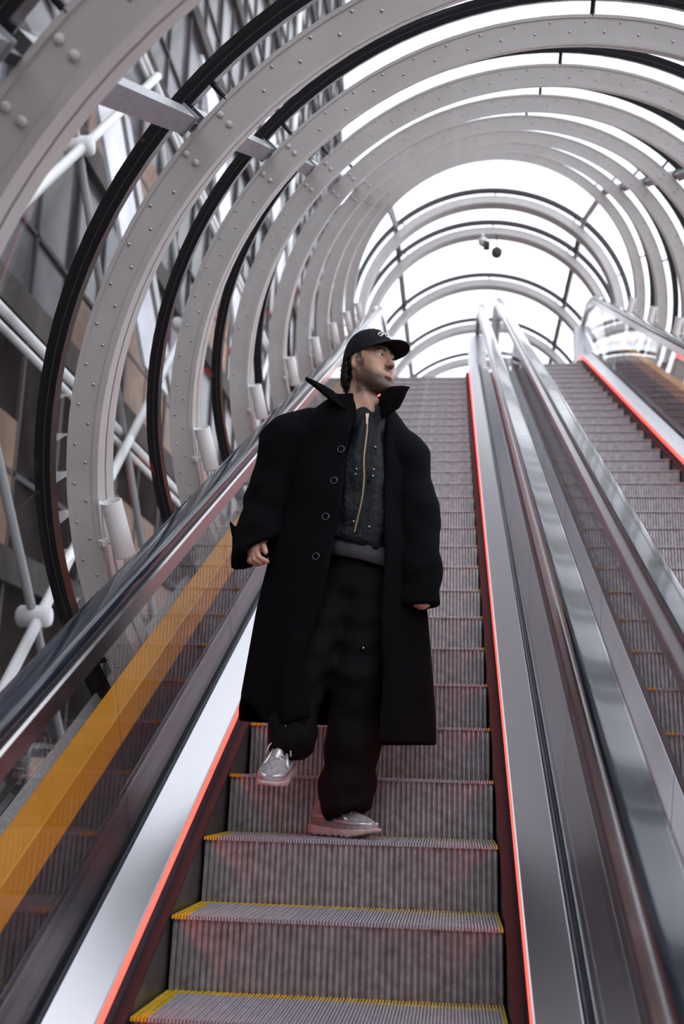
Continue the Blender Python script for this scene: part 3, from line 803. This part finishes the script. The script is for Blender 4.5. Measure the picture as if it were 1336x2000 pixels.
for i in range(10):
    for j in range(24):
        a = i*n+j; fs.append([a, a+n, a+n+1, a+1]); bq = 11*n+a; fs.append([bq, bq+1, bq+n+1, bq+n])
for j in range(24):
    fs.append([10*n+j, 21*n+j, 21*n+j+1, 10*n+j+1]); fs.append([j, j+1, 11*n+j+1, 11*n+j])
for i in range(10):
    for j in (0, 24): fs.append([i*n+j, 11*n+i*n+j, 12*n+i*n+j, n+i*n+j])
obj('brim', (vs, fs), 'capcloth', cp, True)
strokes = [  # script lettering, u to the viewer's right, v up
    [(-.046, -.004), (-.049, .004), (-.043, .010), (-.034, .008), (-.027, .000), (-.022, .010), (-.019, .019)],
    [(-.036, .016), (-.024, .021), (-.012, .020), (-.006, .014), (-.010, .008), (-.020, .006)],
    [(-.016, .006), (-.010, .000), (-.005, -.004), (.001, -.002)],
    [(.005, .006), (.001, .003), (.001, -.002), (.006, -.003), (.009, .002), (.005, .006)],
    [(.012, .006), (.012, -.002), (.015, -.004), (.019, .001)], [(.012, .010), (.013, .0105)],
    [(.020, .006), (.020, -.002), (.023, -.003), (.027, .001), (.027, .006), (.028, -.003)],
    [(.030, .006), (.031, -.003), (.032, .003), (.037, .006), (.038, -.003), (.043, -.003)],
    [(-.046, -.004), (-.040, -.007), (-.034, -.003), (-.029, .003)],
    [(.002, .012), (.005, .017), (.008, .013), (.012, .019), (.016, .013), (.019, .017), (.022, .012)]]
for st in strokes:
    pts = []
    for (a, b), (c, d) in zip(st[:-1], st[1:]):
        for i in range(5): pts.append((a+(c-a)*i/5, b+(d-b)*i/5))
    pts.append(st[-1])
    pts = [(sum(p[0] for p in pts[max(0, i-2):i+3])/len(pts[max(0, i-2):i+3]), sum(p[1] for p in pts[max(0, i-2):i+3])/len(pts[max(0, i-2):i+3])) for i in range(len(pts))]
    P3 = []
    for u, v in pts: P3.append(capdome(u/.098*1.02, max(.02, .36+(v-.006)*7.6), .0012))
    obj('lettering', tube(P3, .0021, 6), 'thread', cp, True)

# ------------------------------------------------------------------ clothes
def lerp_tab(tab, z):
    zs_ = np.array([t[0] for t in tab]); o = []
    for c in range(1, len(tab[0])): o.append(np.interp(z, zs_, np.array([t[c] for t in tab])))
    return o
TAB = [(.30, -.080, .205, .350, .215), (.45, -.085, .205, .348, .215), (.80, -.072, .21, .318, .20), (1.0, -.064, .21, .292, .19), (1.2, -.058, .215, .262, .18),
       (1.40, -.05, .22, .245, .165), (1.50, -.05, .222, .245, .155), (1.56, -.055, .225, .205, .135), (1.61, -.045, .225, .160, .11), (1.655, -.025, .225, .115, .10), (1.70, -.01, .225, .095, .09)]
CFx = [(-.56, .36, .0085)]
CF = Field(CFx, [(-.10, .47, .0085)], [(.29, 1.70, .0085)])
def coat_outer(P, off=0.0):
    z = P[..., 2]; cx, cy, rx, ry = lerp_tab(TAB, z)
    dx, dy = P[..., 0]-cx, P[..., 1]-cy; ang = np.arctan2(dy, dx)
    fold = (.016*np.sin(ang*6+1.1+z*.8)+.008*np.sin(ang*11+z*2.0))*np.clip((1.05-z)/.6, 0, 1)+.004*np.sin(z*21+ang*3)*np.clip((z-.8)/.4, 0, 1)
    r = np.sqrt((dx/(rx+fold-off))**2+(dy/(ry+fold-off))**2)
    return (r-1)*np.minimum(rx, ry)*.9
lo, hi = (-.56, -.1, .29), (.36, .47, 1.70)
CF.op(lambda P: np.maximum(coat_outer(P), P[..., 2]-1.655), lo, hi, 0)
wr = lambda P: .0025*np.sin(P[..., 2]*44+P[..., 0]*25+2*np.sin(P[..., 1]*20))+.0012*np.sin(P[..., 2]*80-P[..., 0]*40)
def sleeve(pts, k, sign=1, off=0.0):
    for (a, ra), (b_, rb) in zip(pts[:-1], pts[1:]):
        f, l, h = cap(a, b_, ra-off, rb-off)
        CF.op((lambda P, f=f: f(P)+wr(P)) if sign > 0 else f, l, h, k, 'add' if sign > 0 else 'sub')
SR = [((-.21, .215, 1.510), .108), ((-.290, .21, 1.465), .112), ((-.348, .205, 1.25), .098), ((-.384, .155, 1.09), .088), ((-.388, .135, .99), .086), ((-.388, .13, .93), .084)]
SL = [((.095, .222, 1.475), .096), ((.150, .22, 1.41), .098), ((.198, .205, 1.18), .094), ((.216, .165, .97), .084), ((.217, .145, .84), .074), ((.217, .14, .78), .072)]
CB = CF; SLV = []
def cutR(P): return P[..., 2]-(1.018+.62*(P[..., 0]+.388)-.18*(P[..., 1]-.135))
def cutL(P): return P[..., 2]-(.822+.10*(P[..., 0]-.217))
for pts, cut, bx in ((SR, cutR, ((-.53, .0, .86), (-.06, .36, 1.64))), (SL, cutL, ((-.04, .03, .70), (.34, .36, 1.60)))):
    CF = Field([(bx[0][0], bx[1][0], .0068)], [(bx[0][1], bx[1][1], .0068)], [(bx[0][2], bx[1][2], .0068)])
    sleeve(pts, .045)
    CF.op(cut, bx[0], bx[1], .003, 'sub', m=0)
    sleeve(pts[2:], .004, -1, .016)
    SLV.append(CF.mesh())
CF = CB
def hollow(P):
    return np.maximum(coat_outer(P, .024), P[..., 2]-1.64)
CF.op(hollow, lo, hi, .004, 'sub')
# front opening and hem
XL = [(.30, -.120), (.45, -.155), (.62, -.168), (.80, -.130), (1.0, -.086), (1.3, -.056), (1.56, -.028), (1.72, -.024)]
XR = [(.30, .096), (1.0, .094), (1.35, .090), (1.56, .084), (1.72, .080)]
def opening(P):
    z = P[..., 2]; xl = np.interp(z, [a for a, _ in XL], [b for _, b in XL])+.005*np.sin(z*17); xr = np.interp(z, [a for a, _ in XR], [b for _, b in XR])+.003*np.sin(z*14)
    return np.maximum(np.maximum(xl-P[..., 0], P[..., 0]-xr), P[..., 1]-.205)
CF.op(opening, (-.2, -.1, .29), (.11, .21, 1.70), .008, 'sub')
CF.op(lambda P: P[..., 2]-np.where(P[..., 0] > .02, .328, np.where(P[..., 1] > .2, .40, .392+.10*np.clip((-.33-P[..., 0])/.1, 0, 1)+.012*np.sin(P[..., 0]*30))), lo, (hi[0], hi[1], .56), .006, 'sub', m=0)
coat = np_obj('coat', CF.mesh(), 'coat', man)
sm = coat.modifiers.new('smooth', 'SMOOTH'); sm.iterations = 3; sm.factor = .5
for vq in SLV:
    o = np_obj('sleeve', vq, 'coat', coat); sm = o.modifiers.new('smooth', 'SMOOTH'); sm.iterations = 3; sm.factor = .5
def sheet(pts_rows, th, name, m_, parent):
    rows = [[Vector(p) for p in r] for r in pts_rows]; n = len(rows[0]); vs = [p for r in rows for p in r]
    fs = [[i*n+j, i*n+j+1, (i+1)*n+j+1, (i+1)*n+j] for i in range(len(rows)-1) for j in range(n-1)]
    o = obj(name, (vs, fs), m_, parent, True)
    su = o.modifiers.new('sub', 'SUBSURF'); su.levels = 2; su.render_levels = 2
    if name == 'collar_leaf': su.subdivision_type = 'SIMPLE'
    sd = o.modifiers.new('thick', 'SOLIDIFY'); sd.thickness = th; sd.offset = 0
    return o
# turned-up collar: band round the nape, a leaf thrown out on each side
sheet([[(-.078, .085, 1.575), (-.118, .16, 1.615), (-.115, .25, 1.630), (-.05, .325, 1.635), (.04, .325, 1.630), (.105, .25, 1.615), (.118, .15, 1.585), (.092, .07, 1.545)],
       [(-.085, .085, 1.600), (-.122, .16, 1.650), (-.120, .26, 1.675), (-.05, .34, 1.690), (.04, .34, 1.685), (.110, .255, 1.660), (.124, .14, 1.622), (.098, .055, 1.585)],
       [(-.120, .085, 1.640), (-.150, .17, 1.672), (-.140, .27, 1.700), (-.05, .352, 1.715), (.04, .352, 1.710), (.120, .26, 1.690), (.142, .13, 1.655), (.116, .035, 1.630)]], .011, 'collar', 'collarcloth', coat)
sheet([[(-.060, .070, 1.560), (-.085, .080, 1.600), (-.110, .095, 1.642)],
       [(-.100, .065, 1.585), (-.135, .072, 1.630), (-.150, .085, 1.664)],
       [(-.150, .065, 1.632), (-.180, .070, 1.662), (-.190, .080, 1.684)],
       [(-.196, .068, 1.672), (-.212, .070, 1.684), (-.219, .078, 1.694)]], .012, 'collar_leaf', 'collarcloth', coat)
sheet([[(.078, .060, 1.520), (.072, .050, 1.575), (.078, .050, 1.625)],
       [(.110, .050, 1.535), (.108, .035, 1.590), (.118, .035, 1.640)],
       [(.138, .055, 1.560), (.146, .035, 1.600), (.156, .035, 1.642)],
       [(.146, .060, 1.580), (.168, .042, 1.612), (.184, .045, 1.642)]], .012, 'collar_leaf', 'collarcloth', coat)
# snap rings down the coat edge
def on_front(x, z, off=.002):
    cx, cy, rx, ry = [float(v) for v in lerp_tab(TAB, np.array(z))]
    return Vector((x, cy-ry*math.sqrt(max(0.02, 1-((x-cx)/rx)**2))-off, z))
def ringvf(c, r, tr_, nrm, seg=18):
    a = nrm.orthogonal().normalized(); b_ = nrm.cross(a)
    return tube([c+a*(r*math.cos(2*PI*j/seg))+b_*(r*math.sin(2*PI*j/seg)) for j in range(seg+1)], tr_, 6)
for (x, z) in ((-.070, 1.40), (-.092, 1.275), (-.118, 1.135), (-.148, .985)):
    c = on_front(x, z, .010)
    obj('snap_ring', ringvf(c, .0125, .0007, Vector((-.12, -1, .05)).normalized()), 'snap', coat, True)
# cuff tab flaring off the picture-left sleeve
sheet([[(-.455, .13, 1.03), (-.458, .13, 1.07), (-.455, .13, 1.11)], [(-.478, .125, 1.055), (-.480, .125, 1.085), (-.478, .125, 1.12)], [(-.484, .12, 1.11), (-.490, .12, 1.128), (-.496, .12, 1.142)]], .009, 'cuff_tab', 'coat', coat)

def shell(tab, a0, a1, name, m_, parent, wob=.004, seg=40, thick=.006, sub=False, seed=0):
    """open or closed cloth shell; tab rows: z, cx, cy, rx, ry, dz(front drop)"""
    rows = []
    for (z, cx, cy, rx, ry, tl) in tab:
        r = []
        for j in range(seg+1):
            a = math.radians(a0+(a1-a0)*j/seg); w_ = wob*noise.noise(Vector((math.cos(a)*4+seed, math.sin(a)*4, z*14)))*2
            r.append(Vector((cx+(rx+w_)*math.cos(a), cy+(ry+w_)*math.sin(a), z+tl*math.cos(a))))
        rows.append(r)
    n = seg+1; vs = [p for r in rows for p in r]
    fs = [[i*n+j, (i+1)*n+j, (i+1)*n+j+1, i*n+j+1] for i in range(len(rows)-1) for j in range(seg)]
    o = obj(name, (vs, fs), m_, parent, True)
    sd = o.modifiers.new('thick', 'SOLIDIFY'); sd.thickness = thick; sd.offset = 0
    return o
jt = [(1.045+.03*i, -.012+.0018*i, .20, .165+.004*math.sin(i*.9)+(.0 if i < 8 else -(i-8)*.0085), .132+(.0 if i < 11 else -(i-11)*.0055), -.10*max(0, 1-i/4)*.5) for i in range(18)]
jk = shell(jt, 150, 390, 'jacket', 'jacket', man, .006, 60)
jfront = lambda x, z: Vector((x, .20-(.132-max(0, (z-1.375)/.03)*.0055)*math.sqrt(max(.05, 1-((x-.005)/.168)**2))-.008, z))
zp = [(.020+.004*math.sin(z*22)-.035*max(0, (1.30-z)/.26), z) for z in [1.085+.02*i for i in range(24)]]
obj('zip_tape', loft([[jfront(x-.010, z), jfront(x+.010, z)] for x, z in zp], False, False), 'blacktee', jk, True)
zv = []
for i, (x, z) in enumerate(zp[:-1]):
    for j in range(4):
        xx = x+(zp[i+1][0]-x)*j/4; zz = z+.02*j/4; c = jfront(xx, zz)+Vector((0, -.0015, 0))
        zv.append(box(c-Vector((.0026, .0012, .0016)), c+Vector((.0026, .0012, .0016))))
zo = obj('zip_teeth', joinvf(zv), 'brass', jk); zo['kind'] = 'stuff'
c = jfront(zp[-1][0], 1.545)
obj('zip_pull', joinvf([box(c+Vector((-.006, -.006, -.008)), c+Vector((.006, .0, .008))), box(c+Vector((-.004, -.008, -.034)), c+Vector((.004, -.005, -.006)))]), 'brass', jk)
for x, z in ((.052, 1.325), (.050, 1.30), (-.012, 1.325), (-.015, 1.305), (.056, 1.415), (-.018, 1.125), (.040, 1.105)):
    cc = jfront(x, z); obj('snap', sp(cc, .0052, 6), 'snap', jk, True)
obj('placket_seam', loft([[jfront(x+.028, z), jfront(x+.034, z)] for x, z in zp], False, False), 'jacket', jk, True)
# shirt: black neck band, charcoal hem under the jacket
shell([(1.50, .005, .205, .095, .115, 0), (1.555, .006, .20, .080, .098, 0), (1.580, .005, .20, .072, .088, .010), (1.592, .004, .20, .069, .083, .012)], 0, 360, 'neckband', 'blacktee', man, .001, 36)
shell([(.985, .0, .205, .165, .142, -.035), (1.02, .0, .205, .162, .138, -.03), (1.06, .0, .205, .158, .128, -.02), (1.12, .0, .205, .150, .118, 0)], 150, 390, 'shirt', 'tee', man, .005, 48)
# trousers
TF = Field([(-.34, .22, .008)], [(-.20, .36, .008)], [(.03, 1.06, .008)])
tw = lambda P: .004*np.sin(P[..., 2]*27+P[..., 0]*34+3*np.sin(P[..., 0]*14+P[..., 2]*5))*np.sin(P[..., 1]*30+P[..., 2]*11)+.003*np.sin(P[..., 2]*52-P[..., 1]*60+2*np.sin(P[..., 2]*9))
def leg(pts, k=.03):
    for (a, ra), (b_, rb) in zip(pts[:-1], pts[1:]):
        f, l, h = cap(a, b_, ra, rb); TF.op(lambda P, f=f: f(P)+tw(P), l, h, k)
leg([((.0, .205, 1.0), .125), ((-.03, .205, .95), .125)])
leg([((.04, .205, .93), .108), ((.005, .165, .56), .094), ((-.012, .195, .34), .096), ((-.032, .225, .18), .096), ((-.036, .225, .125), .098)])
leg([((-.036, .225, .125), .090), ((-.036, .230, .085), .060)], .02)
leg([((-.09, .21, .93), .100), ((-.165, .135, .62), .082), ((-.208, .118, .46), .076), ((-.222, .085, .365), .082), ((-.223, .080, .33), .082)])
TF.op(lambda P: P[..., 2]-.052-.50*np.maximum(0, (P[..., 0]+.165)*.8-(P[..., 1]-.33)*.6-.13), (-.2, .05, .03), (.1, .36, .16), .004, 'sub', m=0)
TF.op(lambda P: P[..., 2]-.262, (-.34, -.15, .2), (-.14, .16, .30), .004, 'sub', m=0)
tro = np_obj('trousers', TF.mesh(), 'trouser', man)
for c in ((.028, .068, .66), (-.232, .005, .375), (-.018, .125, .235)):
    obj('rivet', sp(Vector(c), .006, 6), 'snap', tro, True)
# shoes: local l forward from the heel, w to the left, h up
def shoe(loc, fwd, upv, label=None):
    f_ = np.array(fwd, float); f_ /= np.linalg.norm(f_); u_ = np.array(upv, float); u_ -= f_*(u_@f_); u_ /= np.linalg.norm(u_); l_ = np.cross(u_, f_)
    R = np.stack([f_, l_, u_]); loc = np.array(loc, float)
    g = lambda q: loc+np.asarray(q, float)@R
    SF = Field([(-.02, .34, .005)], [(-.075, .075, .005)], [(-.01, .16, .005)])
    def S_(prim, k=.015, mode='add'): SF.op(prim[0], prim[1], prim[2], k, mode, None, .02)
    def solef(P):
        l, w_, h = P[..., 0], P[..., 1], P[..., 2]
        half = np.interp(l, [0, .04, .12, .20, .27, .315], [.030, .044, .041, .052, .046, .022])
        base = np.interp(l, [0, .03, .22, .315], [.008, 0, 0, .022]); top_ = np.interp(l, [0, .1, .2, .315], [.038, .031, .026, .036])
        d = np.maximum.reduce([np.abs(w_)-half, base-h, h-top_, -l, l-.315])
        tread = (np.mod(l+.006, .034) < .006) & (h < .010)
        return np.where(tread, np.maximum(d, .010-h), d)
    SF.op(solef, (0, -.07, -.01), (.33, .07, .06), 0)
    out = []
    V1 = SF.mesh()
    t_ = obj_np_shoe('shoe', (np.array([g(p) for p in V1[0]]), V1[1]), 'sole')
    UF = Field([(-.02, .34, .0045)], [(-.075, .075, .0045)], [(.02, .17, .0045)])
    def U_(prim, k=.02, mode='add'): UF.op(prim[0], prim[1], prim[2], k, mode, None, .02)
    U_(ell((.245, 0, .034), (.064, .046, .034))); U_(ell((.17, 0, .045), (.09, .044, .045)), .03); U_(ell((.07, 0, .055), (.066, .037, .05)), .03)
    U_(cap((.055, 0, .075), (.085, 0, .115), .034, .036), .02); U_(cap((.03, 0, .06), (.035, 0, .10), .028, .026), .02)
    U_(cap((.075, 0, .10), (.080, 0, .17), .026, .028), .004, 'sub')
    UF.op(lambda P: P[..., 2]-.022, (-.02, -.08, .02), (.34, .08, .03), 0, 'sub', m=0)
    V2 = UF.mesh(); o2 = obj_np_shoe('upper', (np.array([g(p) for p in V2[0]]), V2[1]), 'shoemesh', t_)
    pv = lambda q: Vector(g(q).tolist())
    for s_ in (-1, 1):
        obj('overlay', tube([pv((.30, s_*.012, .048)), pv((.265, s_*.040, .048)), pv((.20, s_*.047, .052)), pv((.14, s_*.043, .060)), pv((.09, s_*.038, .066)), pv((.03, s_*.032, .064)), pv((.006, s_*.010, .06))], .0075, 8), 'shoepanel', t_, True)
        obj('overlay', tube([pv((.205, s_*.044, .058)), pv((.175, s_*.034, .078)), pv((.15, s_*.026, .094)), pv((.125, s_*.024, .110))], .0065, 8), 'shoepanel', t_, True)
    obj('tongue', tube([pv((.20, 0, .082)), pv((.15, 0, .100)), pv((.118, 0, .124)), pv((.105, 0, .140))], [.012, .018, .020, .016], 10), 'shoepanel', t_, True)
    for k in range(5):
        l = .205-.021*k; h = .080+.0095*k
        obj('lace', tube([pv((l, -.024, h-.006)), pv((l-.004, -.012, h+.009)), pv((l-.008, 0, h+.013)), pv((l-.010, .012, h+.009)), pv((l-.012, .024, h-.002))], .0026, 6), 'lace', t_, True)
    for s_ in (-1, 1):
        obj('lace', tube([pv((.122, 0, .128)), pv((.126, s_*.02, .138)), pv((.150, s_*.038, .120)), pv((.168, s_*.045, .092))], .0024, 6), 'lace', t_, True)
    return t_
def obj_np_shoe(name, VQ, m_, parent=None):
    return np_obj(name, VQ, m_, parent if parent else man)
s1 = shoe((-.165, .330, .001), (.80, -.60, 0), (0, 0, 1)); s1['label'] = 'worn grey running shoe planted on the step'
s2 = shoe((-.250, .190, .226), (-.06, -.92, -.22), (.06, -.22, .92)); s2['label'] = 'silver running shoe lifted off the step, lit red'
